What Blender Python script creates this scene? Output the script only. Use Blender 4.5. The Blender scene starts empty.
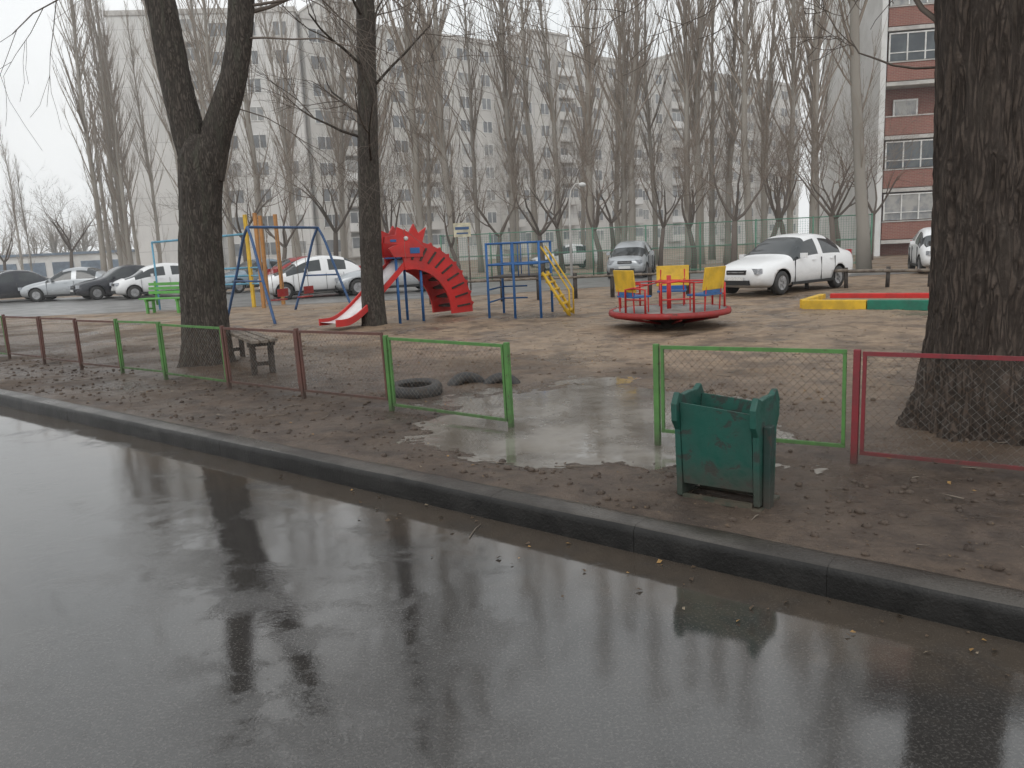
import bpy, math, random
from mathutils import Matrix, Vector, noise as mn
D=bpy.data; SC=bpy.context.scene; COL=SC.collection
rad=math.radians
GZ=.12
# ------------------------------------------------------------------ node helpers
def newmat(name):
    m=D.materials.new(name); m.use_nodes=True
    nt=m.node_tree; b=nt.nodes['Principled BSDF']; return m,nt,b
def N(nt,t,**k):
    n=nt.nodes.new(t)
    for a,v in k.items(): setattr(n,a,v)
    return n
def L(nt,a,b): nt.links.new(a,b)
def mixc(nt,fac,a,b,mode='MIX'):
    n=N(nt,'ShaderNodeMix',data_type='RGBA',blend_type=mode)
    for i,x in ((0,fac),(6,a),(7,b)):
        if hasattr(x,'is_linked'): L(nt,x,n.inputs[i])
        else: n.inputs[i].default_value = x if i==0 else (x[0],x[1],x[2],1)
    return n.outputs[2]
def math_(nt,op,a,b=0.,clamp=False):
    n=N(nt,'ShaderNodeMath',operation=op,use_clamp=clamp)
    for i,x in ((0,a),(1,b)):
        if hasattr(x,'is_linked'): L(nt,x,n.inputs[i])
        else: n.inputs[i].default_value=x
    return n.outputs[0]
def mapr(nt,v,a,b,c=0.,d=1.):
    n=N(nt,'ShaderNodeMapRange'); n.interpolation_type='SMOOTHSTEP'
    L(nt,v,n.inputs[0])
    for i,x in enumerate((a,b,c,d)): n.inputs[i+1].default_value=x
    return n.outputs[0]
def noise(nt,vec,scale,detail=6,rough=.6,dist=0.):
    n=N(nt,'ShaderNodeTexNoise'); n.inputs['Scale'].default_value=scale
    n.inputs['Detail'].default_value=detail; n.inputs['Roughness'].default_value=rough; n.inputs['Distortion'].default_value=dist
    if vec is not None: L(nt,vec,n.inputs['Vector'])
    return n.outputs['Fac']
def bump(nt,b,h,strength,dist,prev=None):
    n=N(nt,'ShaderNodeBump'); n.inputs['Strength'].default_value=strength; n.inputs['Distance'].default_value=dist
    L(nt,h,n.inputs['Height'])
    if prev is not None: L(nt,prev,n.inputs['Normal'])
    if b is not None: L(nt,n.outputs[0],b.inputs['Normal'])
    return n.outputs[0]
def ocoord(nt,scale=(1,1,1),obj=True):
    tc=N(nt,'ShaderNodeTexCoord'); mp=N(nt,'ShaderNodeMapping'); mp.inputs['Scale'].default_value=scale
    L(nt,tc.outputs['Object'],mp.inputs['Vector']); return mp.outputs[0]
def pm(name,c,c2=None,scale=6,rough=.5,bmp=.15,bd=.01,metal=0.,lo=.4,hi=.65,spec=.5,bs=None,rv=.12,det=4):
    m,nt,b=newmat(name); c2=c2 or tuple(x*.6 for x in c)
    v=ocoord(nt); n=noise(nt,v,scale,det,.65)
    L(nt,mixc(nt,mapr(nt,n,lo,hi),c,c2),b.inputs['Base Color'])
    if rv: L(nt,math_(nt,'ADD',math_(nt,'MULTIPLY',n,rv*2),rough-rv),b.inputs['Roughness'])
    else: b.inputs['Roughness'].default_value=rough
    b.inputs['Metallic'].default_value=metal; b.inputs['Specular IOR Level'].default_value=spec
    if bmp: bump(nt,b,noise(nt,v,bs or scale*8,3),bmp,bd)
    return m
def paint(name,c,chip=(.09,.06,.045),amt=.62,scale=14,rough=.38,grime=None):
    m,nt,b=newmat(name); v=ocoord(nt)
    n=noise(nt,v,scale,7,.7,.4); n2=noise(nt,v,scale*.3,4)
    base=mixc(nt,mapr(nt,n2,.3,.7),c,tuple(x*.66+.014 for x in c))
    mk=mapr(nt,n,amt,amt+.04)
    col=mixc(nt,mk,base,chip)
    if grime:   # splashed mud low down (object z)
        sp=N(nt,'ShaderNodeSeparateXYZ'); L(nt,v,sp.inputs[0])
        g=math_(nt,'ADD',mapr(nt,sp.outputs[2],grime[0],grime[1],1,0),math_(nt,'MULTIPLY',math_(nt,'SUBTRACT',n,.5),1.6),True)
        col=mixc(nt,math_(nt,'MULTIPLY',g,.75),col,(.05,.043,.034))
    L(nt,col,b.inputs['Base Color'])
    L(nt,mapr(nt,n,.3,amt+.04,rough,.75),b.inputs['Roughness'])
    bump(nt,b,math_(nt,'SUBTRACT',noise(nt,v,scale*4,3),mk),.25,.004)
    return m
# ------------------------------------------------------------------ mesh builder
class MB:
    def __init__(s): s.v=[];s.f=[];s.m=[];s.s=[]
    def add(s,vs,fs,mi=0,sm=False):
        o=len(s.v); s.v+= [tuple(p) for p in vs]
        for f in fs: s.f.append(tuple(i+o for i in f)); s.m.append(mi); s.s.append(sm)
    def box(s,c,size,mi=0,rz=0.,M=None,taper=1.,jit=0.):
        hx,hy,hz=size[0]/2,size[1]/2,size[2]/2; vs=[]
        R=Matrix.Rotation(rz,3,'Z') if M is None else M
        for z in(-1,1):
            k=taper if z<0 else 1
            for x,y in((-1,-1),(1,-1),(1,1),(-1,1)):
                p=Vector((x*hx*k,y*hy*k,z*hz))
                if jit: p+=Vector([random.uniform(-jit,jit) for _ in range(3)])
                vs.append(Vector(c)+R@p)
        s.add(vs,[(3,2,1,0),(4,5,6,7),(0,1,5,4),(1,2,6,5),(2,3,7,6),(3,0,4,7)],mi)
    def tube(s,P,r,n=8,mi=0,cap=True,sm=True):
        P=[Vector(p) for p in P]
        if not isinstance(r,(list,tuple)): r=[r]*len(P)
        vs=[];fs=[];nr=None
        for i,p in enumerate(P):
            t=(P[min(i+1,len(P)-1)]-P[max(i-1,0)])
            t=t.normalized() if t.length>1e-9 else Vector((0,0,1))
            if nr is None:
                nr=t.cross(Vector((1,0,0)) if abs(t.x)<.8 else Vector((0,1,0))).normalized()
            else:
                nr=nr-t*nr.dot(t); nr=nr.normalized() if nr.length>1e-6 else t.orthogonal().normalized()
            bn=t.cross(nr)
            for k in range(n):
                a=2*math.pi*k/n; vs.append(p+(nr*math.cos(a)+bn*math.sin(a))*r[i])
        for i in range(len(P)-1):
            for k in range(n):
                k2=(k+1)%n; fs.append((i*n+k,i*n+k2,(i+1)*n+k2,(i+1)*n+k))
        s.add(vs,fs,mi,sm)
        if cap and n>3:
            o=len(s.v)-len(vs)
            s.f.append(tuple(o+k for k in range(n))[::-1]);s.m.append(mi);s.s.append(False)
            s.f.append(tuple(o+(len(P)-1)*n+k for k in range(n)));s.m.append(mi);s.s.append(False)
    def lathe(s,c,prof,n=32,mi=0,M=None,closed=False,sm=True):
        M=M or Matrix.Identity(3); vs=[];fs=[]; m=len(prof)
        for (r,z) in prof:
            for k in range(n):
                a=2*math.pi*k/n; vs.append(Vector(c)+M@Vector((r*math.cos(a),r*math.sin(a),z)))
        for i in range(m if closed else m-1):
            for k in range(n):
                k2=(k+1)%n; j=(i+1)%m; fs.append((i*n+k,i*n+k2,j*n+k2,j*n+k))
        s.add(vs,fs,mi,sm)
    def prism(s,poly,y0,y1,mi=0):
        n=len(poly); vs=[(x,y0,z) for x,z in poly]+[(x,y1,z) for x,z in poly]
        fs=[tuple(range(n)),tuple(range(2*n-1,n-1,-1))]+[((i+1)%n,i,i+n,(i+1)%n+n) for i in range(n)]
        s.add(vs,fs,mi)
    def mesh(s,name,mats):
        me=D.meshes.new(name); me.from_pydata(s.v,[],s.f)
        me.polygons.foreach_set('material_index',s.m); me.polygons.foreach_set('use_smooth',s.s)
        for m in mats: me.materials.append(m)
        me.update(); return me
    def obj(s,name,mats,parent=None,loc=(0,0,0),rz=0.,bevel=0.):
        o=D.objects.new(name,s.mesh(name,mats)); COL.objects.link(o); o.location=loc; o.rotation_euler=(0,0,rz)
        if parent: o.parent=parent
        if bevel:
            b=o.modifiers.new('b','BEVEL'); b.width=bevel; b.segments=2; b.limit_method='ANGLE'; b.angle_limit=rad(40)
        return o
def empty(name,loc=(0,0,0),rz=0.):
    e=D.objects.new(name,None); COL.objects.link(e); e.location=loc; e.rotation_euler=(0,0,rz); e.empty_display_size=.2; return e
CD=Vector((.781,-.6247)); ND=Vector((.6247,.781))
def st(s,t,z=GZ): return Vector((CD.x*s+ND.x*t, CD.y*s+ND.y*t, z))
ROTC=math.atan2(CD.y,CD.x)
# ------------------------------------------------------------------ materials
def pos_t(nt):
    g=N(nt,'ShaderNodeNewGeometry'); d=N(nt,'ShaderNodeVectorMath',operation='DOT_PRODUCT')
    L(nt,g.outputs['Position'],d.inputs[0]); d.inputs[1].default_value=(ND.x,ND.y,0)
    return g.outputs['Position'],d.outputs['Value']
def ground_mat():
    m,nt,b=newmat('soil'); p,t=pos_t(nt)
    n1=noise(nt,p,.55,5,.6,.3); n2=noise(nt,p,4,7,.7); n3=noise(nt,p,38,5,.75); n4=noise(nt,p,1.6,4,.6)
    tn=math_(nt,'ADD',t,math_(nt,'MULTIPLY',math_(nt,'SUBTRACT',n1,.5),6.))
    sand=mapr(nt,tn,5.6,10.2)
    dark=mixc(nt,mapr(nt,n2,.35,.65),(.046,.032,.024),(.104,.074,.054))
    lite=mixc(nt,mapr(nt,n2,.35,.68),(.33,.238,.160),(.19,.134,.091))
    c=mixc(nt,sand,dark,lite)
    c=mixc(nt,math_(nt,'MULTIPLY',mapr(nt,n4,.48,.64),.72),c,(.092,.066,.048))
    vo=N(nt,'ShaderNodeTexVoronoi'); vo.inputs['Scale'].default_value=30; L(nt,p,vo.inputs['Vector'])
    sp=mapr(nt,vo.outputs['Distance'],.0,.28,1,0)
    sep=N(nt,'ShaderNodeSeparateColor'); L(nt,vo.outputs['Color'],sep.inputs[0])
    lit=math_(nt,'MULTIPLY',sp,mapr(nt,sep.outputs[0],.5,.6))
    c=mixc(nt,math_(nt,'MULTIPLY',lit,.55),c,mixc(nt,sep.outputs[1],(.045,.03,.022),(.32,.22,.12)))
    c=mixc(nt,math_(nt,'MULTIPLY',mapr(nt,n3,.45,.7),.45),c,(.06,.043,.033))
    sx=N(nt,'ShaderNodeSeparateXYZ'); L(nt,p,sx.inputs[0])
    wet=mapr(nt,sx.outputs[2],.095,.122,1,0)
    c=mixc(nt,math_(nt,'MULTIPLY',wet,.55),c,(.042,.032,.025))
    L(nt,c,b.inputs['Base Color'])
    damp=mapr(nt,n1,.38,.56,.0,.44)
    r=math_(nt,'SUBTRACT',math_(nt,'SUBTRACT',.85,damp),math_(nt,'MULTIPLY',wet,.36))
    L(nt,r,b.inputs['Roughness']); b.inputs['Specular IOR Level'].default_value=.45
    h=math_(nt,'ADD',n2,math_(nt,'MULTIPLY',n3,.35))
    bump(nt,b,h,.9,.04); return m
def road_mat():
    m,nt,b=newmat('wet_asphalt'); p,t=pos_t(nt)
    d=N(nt,'ShaderNodeVectorMath',operation='DOT_PRODUCT'); L(nt,p,d.inputs[0]); d.inputs[1].default_value=(CD.x,CD.y,0)
    cb=N(nt,'ShaderNodeCombineXYZ'); L(nt,math_(nt,'MULTIPLY',d.outputs['Value'],.35),cb.inputs[0]); L(nt,t,cb.inputs[1]); q=cb.outputs[0]
    n1=noise(nt,q,.7,4,.6,.5); n2=noise(nt,p,2.6,6,.7,.3); agg=noise(nt,p,80,4,.75); n5=noise(nt,p,9,5,.7)
    c=mixc(nt,n5,(.018,.0175,.0175),(.044,.042,.040))
    c=mixc(nt,math_(nt,'MULTIPLY',mapr(nt,agg,.48,.66),.6),c,(.11,.103,.096))
    tn=math_(nt,'ADD',t,math_(nt,'MULTIPLY',math_(nt,'SUBTRACT',n2,.5),1.5))
    mud=mapr(nt,tn,2.75,3.42)
    c=mixc(nt,math_(nt,'MULTIPLY',mud,.7),c,mixc(nt,n5,(.05,.038,.028),(.10,.078,.058)))
    c=mixc(nt,math_(nt,'MULTIPLY',mapr(nt,n1,.5,.68),.25),c,(.075,.063,.052))
    L(nt,c,b.inputs['Base Color'])
    wn=math_(nt,'ADD',math_(nt,'ADD',math_(nt,'MULTIPLY',n1,.55),math_(nt,'MULTIPLY',n2,.45)),mapr(nt,t,.8,2.9,0,.075))
    wet=mapr(nt,wn,.43,.55)
    L(nt,math_(nt,'ADD',mapr(nt,wet,0,1,.17,.035),math_(nt,'MULTIPLY',mapr(nt,t,3.2,3.48),.10)),b.inputs['Roughness'])
    b.inputs['Specular IOR Level'].default_value=1.0
    dry=math_(nt,'SUBTRACT',1.08,wet)
    h=math_(nt,'MULTIPLY',agg,dry)
    qn=bump(nt,None,math_(nt,'ADD',noise(nt,p,2.6,2,.5),math_(nt,'MULTIPLY',n5,.10)),.05,.03)
    bump(nt,b,h,.24,.005,qn); return m
def bark_mat(name,c1,c2,sc=9,zs=.18,st_=.9,bd=.03,moss=None):
    m,nt,b=newmat(name); v=ocoord(nt,(1,1,zs))
    n0=noise(nt,v,sc*.6,4,.6)
    ad=N(nt,'ShaderNodeVectorMath',operation='ADD'); L(nt,v,ad.inputs[0])
    nz=N(nt,'ShaderNodeTexNoise'); nz.inputs['Scale'].default_value=sc*.7; L(nt,v,nz.inputs['Vector'])
    ms=N(nt,'ShaderNodeVectorMath',operation='SCALE'); L(nt,nz.outputs['Color'],ms.inputs[0]); ms.inputs['Scale'].default_value=.16
    L(nt,ms.outputs[0],ad.inputs[1])
    vo=N(nt,'ShaderNodeTexVoronoi',feature='DISTANCE_TO_EDGE'); vo.inputs['Scale'].default_value=sc*1.6; L(nt,ad.outputs[0],vo.inputs['Vector'])
    ridge=mapr(nt,vo.outputs['Distance'],0,.3)
    n2=noise(nt,ocoord(nt,(1,1,.4)),sc*3.5,5,.75)
    h=math_(nt,'ADD',math_(nt,'MULTIPLY',ridge,.5),n2)
    c=mixc(nt,mapr(nt,h,.4,1.3),c2,c1)
    c=mixc(nt,math_(nt,'MULTIPLY',mapr(nt,n0,.5,.7),.5),c,moss or tuple(x*.6 for x in c1))
    L(nt,c,b.inputs['Base Color']); b.inputs['Roughness'].default_value=.8; b.inputs['Specular IOR Level'].default_value=.35
    bump(nt,b,h,st_,bd); return m
def plain(name,c,rough=.85):
    m,nt,b=newmat(name); oi=N(nt,'ShaderNodeObjectInfo'); L(nt,mixc(nt,oi.outputs['Random'],c,tuple(x*.72 for x in c)),b.inputs['Base Color']); b.inputs['Roughness'].default_value=rough; b.inputs['Specular IOR Level'].default_value=.15; return m
M={}
M['soil']=ground_mat(); M['road']=road_mat()
M['lot']=pm('lot_asphalt',(.2,.195,.19),(.12,.117,.113),1.2,.35,.3,.01,bs=60)
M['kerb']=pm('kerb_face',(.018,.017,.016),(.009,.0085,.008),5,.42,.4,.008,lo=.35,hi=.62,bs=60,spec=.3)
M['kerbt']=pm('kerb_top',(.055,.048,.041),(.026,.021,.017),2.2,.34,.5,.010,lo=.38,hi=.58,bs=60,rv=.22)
M['bark']=bark_mat('bark_old',(.15,.115,.093),(.05,.038,.031),15,.16,1.,.035,(.085,.068,.055))
M['bark2']=bark_mat('bark_dark',(.125,.105,.088),(.042,.035,.03),18,.2,.9,.02,(.09,.09,.068))
M['pop']=plain('poplar_bark_hazed',(.36,.33,.29))  # bark paled: distance haze is mixed into the colour
M['poptwig']=plain('poplar_twig_hazed',(.35,.295,.245))  # twigs lightened the same way, haze painted into their tone
M['bare']=plain('bare_bark',(.15,.125,.107))
M['baretwig']=plain('bare_twig',(.23,.185,.15))
M['green']=paint('green_enamel',(.085,.225,.055),grime=(.0,.22))
M['brown']=paint('brown_enamel',(.13,.055,.042),grime=(.0,.22))
M['maroon']=paint('maroon_enamel',(.22,.02,.028),grime=(.0,.2))
M['wire']=pm('galvanised_wire',(.2,.19,.175),(.13,.08,.05),20,.5,0,metal=.5,det=1)
M['bing']=paint('bin_green_paint',(.007,.078,.058),(.022,.04,.034),.56,9,.33,(.08,.34))
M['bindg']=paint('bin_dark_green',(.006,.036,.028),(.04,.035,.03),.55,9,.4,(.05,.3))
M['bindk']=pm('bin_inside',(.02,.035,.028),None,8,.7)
M['red']=paint('red_gloss_paint',(.60,.026,.022),(.25,.05,.04),.66,8,.3)
M['reddk']=paint('dark_red_paint',(.33,.022,.02),(.1,.05,.04),.6,8,.4)
M['blue']=paint('blue_paint',(.025,.13,.36),amt=.66)
M['navy']=paint('swing_blue_paint',(.03,.09,.22),amt=.68)
M['lblue']=paint('light_blue_paint',(.13,.38,.55),amt=.7)
M['yellow']=paint('yellow_paint',(.72,.45,.03),(.3,.2,.1),.66)
M['orange']=paint('orange_paint',(.48,.22,.06),(.3,.2,.1),.66)
M['pgreen']=paint('playground_green',(.12,.40,.08),amt=.68)
M['dgreen']=paint('dark_green_paint',(.015,.17,.11),amt=.62)
M['steel']=pm('slide_steel',(.72,.68,.68),(.55,.5,.5),3,.35,.05,metal=0)
M['deck']=pm('weathered_deck',(.24,.23,.22),(.12,.11,.1),5,.5,.3)
M['wood']=pm('weathered_wood',(.21,.175,.14),(.09,.07,.055),7,.7,.5,.01)
M['wooddk']=pm('dark_wood',(.055,.045,.038),(.03,.024,.02),7,.7,.5,.01)
M['tyre']=pm('tyre_rubber',(.022,.022,.023),(.04,.036,.032),10,.55,.3,.01)
M['black']=pm('black_plastic',(.015,.015,.016),None,8,.5,0)
M['chrome']=pm('wheel_alloy',(.42,.42,.43),(.25,.25,.25),8,.35,0,metal=.6)
M['cglass']=pm('car_glass',(.02,.025,.028),(.03,.036,.04),2,.08,0,rv=.03,spec=.7)
M['lampw']=pm('headlamp_glass',(.55,.57,.6),(.3,.32,.35),20,.12,0,rv=.03,metal=.3)
M['lampr']=pm('tail_lamp',(.35,.01,.01),None,20,.2,0,rv=.05)
M['plate']=pm('number_plate',(.7,.7,.68),(.5,.5,.5),40,.4,0)
def carpaint(name,c,metal=0.,dirt=.55):
    m,nt,b=newmat(name); v=ocoord(nt); sp=N(nt,'ShaderNodeSeparateXYZ'); L(nt,v,sp.inputs[0]); n=noise(nt,v,3,5,.65)
    g=math_(nt,'MULTIPLY',math_(nt,'ADD',mapr(nt,sp.outputs[2],.15,.62,1,0),math_(nt,'MULTIPLY',math_(nt,'SUBTRACT',n,.5),.7),True),dirt)
    L(nt,mixc(nt,g,c,(.15,.13,.11)),b.inputs['Base Color']); L(nt,math_(nt,'ADD',.2,math_(nt,'MULTIPLY',g,.6)),b.inputs['Roughness']); b.inputs['Metallic'].default_value=metal; return m
M['cw']=carpaint('car_paint_white',(.76,.765,.77)); M['cs']=carpaint('car_paint_silver',(.42,.44,.46),.3)
M['cb']=carpaint('car_paint_dark',(.02,.022,.03),0,.3); M['cr']=carpaint('car_paint_red',(.28,.03,.03)); M['cblu']=carpaint('car_paint_steel_blue',(.25,.32,.38),.3)
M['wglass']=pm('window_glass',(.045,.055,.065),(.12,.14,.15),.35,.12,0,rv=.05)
M['fglass']=pm('window_glass_hazed',(.13,.14,.15),(.24,.25,.26),.3,.2,0,rv=.05)  # greys lifted: haze and sky reflection painted into the far glass
M['wglass2']=pm('window_curtain',(.38,.37,.35),(.2,.21,.22),1.1,.25,0,rv=.05)
M['wframe']=pm('window_frame',(.75,.75,.73),(.58,.57,.55),2,.5,0)
M['slab']=pm('loggia_concrete',(.56,.54,.51),(.42,.40,.38),1.5,.8,0)
M['plaster']=pm('white_plaster_wall',(.78,.78,.77),(.66,.66,.64),.4,.85,0)
def panel_mat(name,a,b_,w,h,mortar):
    m,nt,b=newmat(name); tc=N(nt,'ShaderNodeTexCoord'); sp=N(nt,'ShaderNodeSeparateXYZ'); L(nt,tc.outputs['Object'],sp.inputs[0])
    cb=N(nt,'ShaderNodeCombineXYZ'); L(nt,math_(nt,'ADD',sp.outputs[0],sp.outputs[1]),cb.inputs[0]); L(nt,sp.outputs[2],cb.inputs[1])
    br=N(nt,'ShaderNodeTexBrick'); L(nt,cb.outputs[0],br.inputs['Vector']); br.offset=0 if w>1 else .5
    br.inputs['Scale'].default_value=1; br.inputs['Brick Width'].default_value=w; br.inputs['Row Height'].default_value=h
    br.inputs['Mortar Size'].default_value=.035 if w>1 else .008; br.inputs['Color1'].default_value=(*a,1); br.inputs['Color2'].default_value=(*b_,1); br.inputs['Mortar'].default_value=(*mortar,1)
    n=noise(nt,ocoord(nt,(1,1,.3)),.5,5,.65)
    L(nt,mixc(nt,math_(nt,'MULTIPLY',mapr(nt,n,.42,.72),.4),br.outputs['Color'],tuple(x*.6 for x in a)),b.inputs['Base Color']); b.inputs['Roughness'].default_value=.88
    return m
M['panel']=panel_mat('concrete_panels',(.62,.605,.57),(.57,.555,.53),3.2,2.9,(.40,.39,.38))
M['panel2']=panel_mat('concrete_panels_end',(.72,.71,.69),(.68,.67,.65),3.2,2.9,(.5,.49,.48))
M['brick']=panel_mat('red_brick',(.30,.115,.085),(.24,.09,.07),.26,.085,(.33,.26,.22))
M['roofm']=pm('roofing',(.25,.25,.26),None,1,.8)
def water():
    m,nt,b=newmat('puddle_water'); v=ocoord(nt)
    L(nt,mixc(nt,mapr(nt,noise(nt,v,1.3,5),.35,.65),(.10,.088,.074),(.23,.213,.19)),b.inputs['Base Color'])  # slushy grey, lifted further so the base colour carries reflected light
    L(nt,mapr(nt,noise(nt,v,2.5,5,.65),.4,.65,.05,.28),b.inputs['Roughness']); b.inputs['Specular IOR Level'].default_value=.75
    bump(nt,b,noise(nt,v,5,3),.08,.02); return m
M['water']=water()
# ------------------------------------------------------------------ terrain
PUD=Vector((.66,6.85))
def gz(x,y):
    s=CD.x*x+CD.y*y; t=ND.x*x+ND.y*y
    if t<3.62: return -.06
    k=max(0,min(1,(24-y)/6)); ks=min(1,(t-3.6)/.35)
    n=mn.noise(Vector((x*.55,y*.55,1)))*.022+mn.noise(Vector((x*2.1,y*2.1,5)))*.016+mn.noise(Vector((x*6,y*6,9)))*.012+mn.noise(Vector((x*15,y*15,2)))*.008
    z=GZ+ks*k*n+.016*(1-min(1,abs(t-3.76)/.14))*(.6+1.4*mn.noise(Vector((s*1.2,0,3))))
    dx,dy=x-PUD.x,y-PUD.y; a=.35; u=(dx*math.cos(a)+dy*math.sin(a))/1.42; v=(-dx*math.sin(a)+dy*math.cos(a))/1.6
    q=u*u+v*v+.6*mn.noise(Vector((x*1.3,y*1.3,3)))
    if q<1.7: z-=.042*(1-max(0,q-.3)/1.4 if q>.3 else 1)
    for tx,ty,rr in ((3.42,5.6,.75),(-4.4,11.3,.7),(-2.8,16.35,.45)):
        e=(x-tx)**2+(y-ty)**2; z+=.07*math.exp(-e/(rr*rr))
    if t<4.35: z+=.03*(4.35-t)
    return z
def axis(segs):
    out=[]
    for a,b,n in segs: out+= [a+(b-a)*i/n for i in range(n)]
    out.append(segs[-1][1]); return out
S=axis([(-600,-100,6),(-100,-30,14),(-30,-16,40),(-16,-7,130),(-7,2.5,240),(2.5,10,40),(10,60,10),(60,600,6)])
T=[-400,-100,-20,0,3.55,3.6199]+axis([(3.62,10.5,180),(10.5,18,80),(18,32,40),(32,80,12),(80,700,8)])
vs=[];fs=[]
for t in T:
    for s in S:
        p=st(s,t,0); vs.append((p.x,p.y,gz(p.x,p.y)))
w=len(S)
for j in range(len(T)-1):
    for i in range(w-1): fs.append((j*w+i,j*w+i+1,(j+1)*w+i+1,(j+1)*w+i))
b=MB(); b.add(vs,fs,0,True); b.obj('ground',[M['soil']])
b=MB(); b.add([st(-300,-9,0),st(300,-9,0),st(300,3.5,0),st(-300,3.5,0)],[(0,1,2,3)]); b.obj('road',[M['road']])
# kerb: extruded rounded section laid as 1 m stones, tightly butted
random.seed(4)
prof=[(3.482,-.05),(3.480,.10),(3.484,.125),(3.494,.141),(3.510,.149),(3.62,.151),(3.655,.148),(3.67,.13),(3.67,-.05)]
b=MB(); s=-60.; np_=len(prof); K=8
while s<20:
    dt,dz=random.uniform(-.0012,.0012),random.uniform(-.0012,.0012); e0,e1=s+.0008,s+1-.0008; vs=[]
    for k in range(K+1):
        ss=e0+(e1-e0)*k/K
        for i,(t,z) in enumerate(prof):
            jj=.004*mn.noise(Vector((ss*2.3,i*.5,0)))+.002*mn.noise(Vector((ss*7,i*1.1,4))); vs.append(st(ss,t+dt+jj,z+dz+jj))
    o=len(b.v); b.v+=[tuple(v) for v in vs]
    for k in range(K):
        for i in range(np_-1):
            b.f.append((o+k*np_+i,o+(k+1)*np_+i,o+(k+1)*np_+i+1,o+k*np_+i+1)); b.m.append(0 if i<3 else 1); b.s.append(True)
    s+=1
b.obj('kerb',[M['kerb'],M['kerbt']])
# puddle outline kept inside its hollow, behind the kerb
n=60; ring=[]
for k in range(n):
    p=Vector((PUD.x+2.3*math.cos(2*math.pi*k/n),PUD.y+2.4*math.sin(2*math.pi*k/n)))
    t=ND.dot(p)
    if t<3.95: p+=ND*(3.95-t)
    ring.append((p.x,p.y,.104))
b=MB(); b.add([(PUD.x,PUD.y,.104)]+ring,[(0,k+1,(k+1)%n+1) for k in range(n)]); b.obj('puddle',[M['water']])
b=MB(); b.add([(-70,27,.127),(-2.0,25.2,.127),(3,27,.127),(14,26.5,.127),(14,34,.127),(-2,36,.127),(-70,50,.127)],[(0,1,2,3,4,5,6)]); b.obj('parking_lot',[M['lot']])
# ------------------------------------------------------------------ litter
random.seed(11)
b=MB()
for i in range(2600):
    if random.random()<.03: s,t=random.uniform(-5,2),3.46-abs(random.gauss(0,.25)); base=.004
    else: s,t=random.uniform(-20,2.5),random.uniform(3.7,17); base=None
    p=st(s,t,0); z=(gz(p.x,p.y)+.004) if base is None else base
    if base is None and (p.xy-PUD).length<1.4: continue
    r=random.uniform(.007,.02); a=random.uniform(0,6.28)
    dx=Vector((math.cos(a),math.sin(a),random.uniform(-.3,.3)))*r; dy=Vector((-math.sin(a),math.cos(a),random.uniform(-.3,.3)))*r*.6
    c=Vector((p.x,p.y,z+.004)); b.add([c-dx,c-dy,c+dx,c+dy+Vector((0,0,r*.5))],[(0,1,2,3)],random.choice((0,1,1,1,2)))
b.obj('fallen_leaves',[pm('leaf_ochre',(.30,.17,.05),None,30,.6,0),pm('leaf_brown',(.08,.05,.027),None,30,.6,0),pm('leaf_pale',(.25,.2,.14),None,30,.6,0)])
b=MB()
for i in range(320):
    if i<5: s,t=random.uniform(-3,2),random.uniform(3.0,3.42)
    else: s,t=random.uniform(-16,2.5),random.uniform(3.75,13)
    p=st(s,t,0); z=gz(p.x,p.y)+.01 if t>3.62 else .006
    a=random.uniform(0,6.28); l=random.uniform(.05,.3); P=[];q=Vector((p.x,p.y,z))
    for k in range(4): P.append(q.copy()); a+=random.uniform(-.4,.4); q+=Vector((math.cos(a),math.sin(a),random.uniform(-.02,.05)))*l/3
    b.tube(P,[.004,.004,.003,.002],4,0)
b.obj('fallen_twigs',[M['wood']])
b=MB()
for i in range(2600):
    s,t=random.uniform(-15,2.5),random.choice((random.uniform(3.72,5.4),random.uniform(3.7,9)))
    if i>2250: s,t=random.gauss(-2.9,.35),random.gauss(6.9,.3)
    p=st(s,t,0)
    if (p.xy-PUD).length<1.4 and i<2250: continue
    r=random.choice((.006,.010,.014,.024))*random.uniform(.7,1.3)
    M3=Matrix.Rotation(random.uniform(0,6),3,'Z')@Matrix.Rotation(random.uniform(-.5,.5),3,'X')
    b.lathe((p.x,p.y,gz(p.x,p.y)+r*.1),[(r*.3,-r*.7),(r*random.uniform(.8,1.2),-r*.1),(r*.75,r*.45),(r*.1,r*.75)],6,0,M3)
b.obj('soil_clods',[M['soil']])
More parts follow.
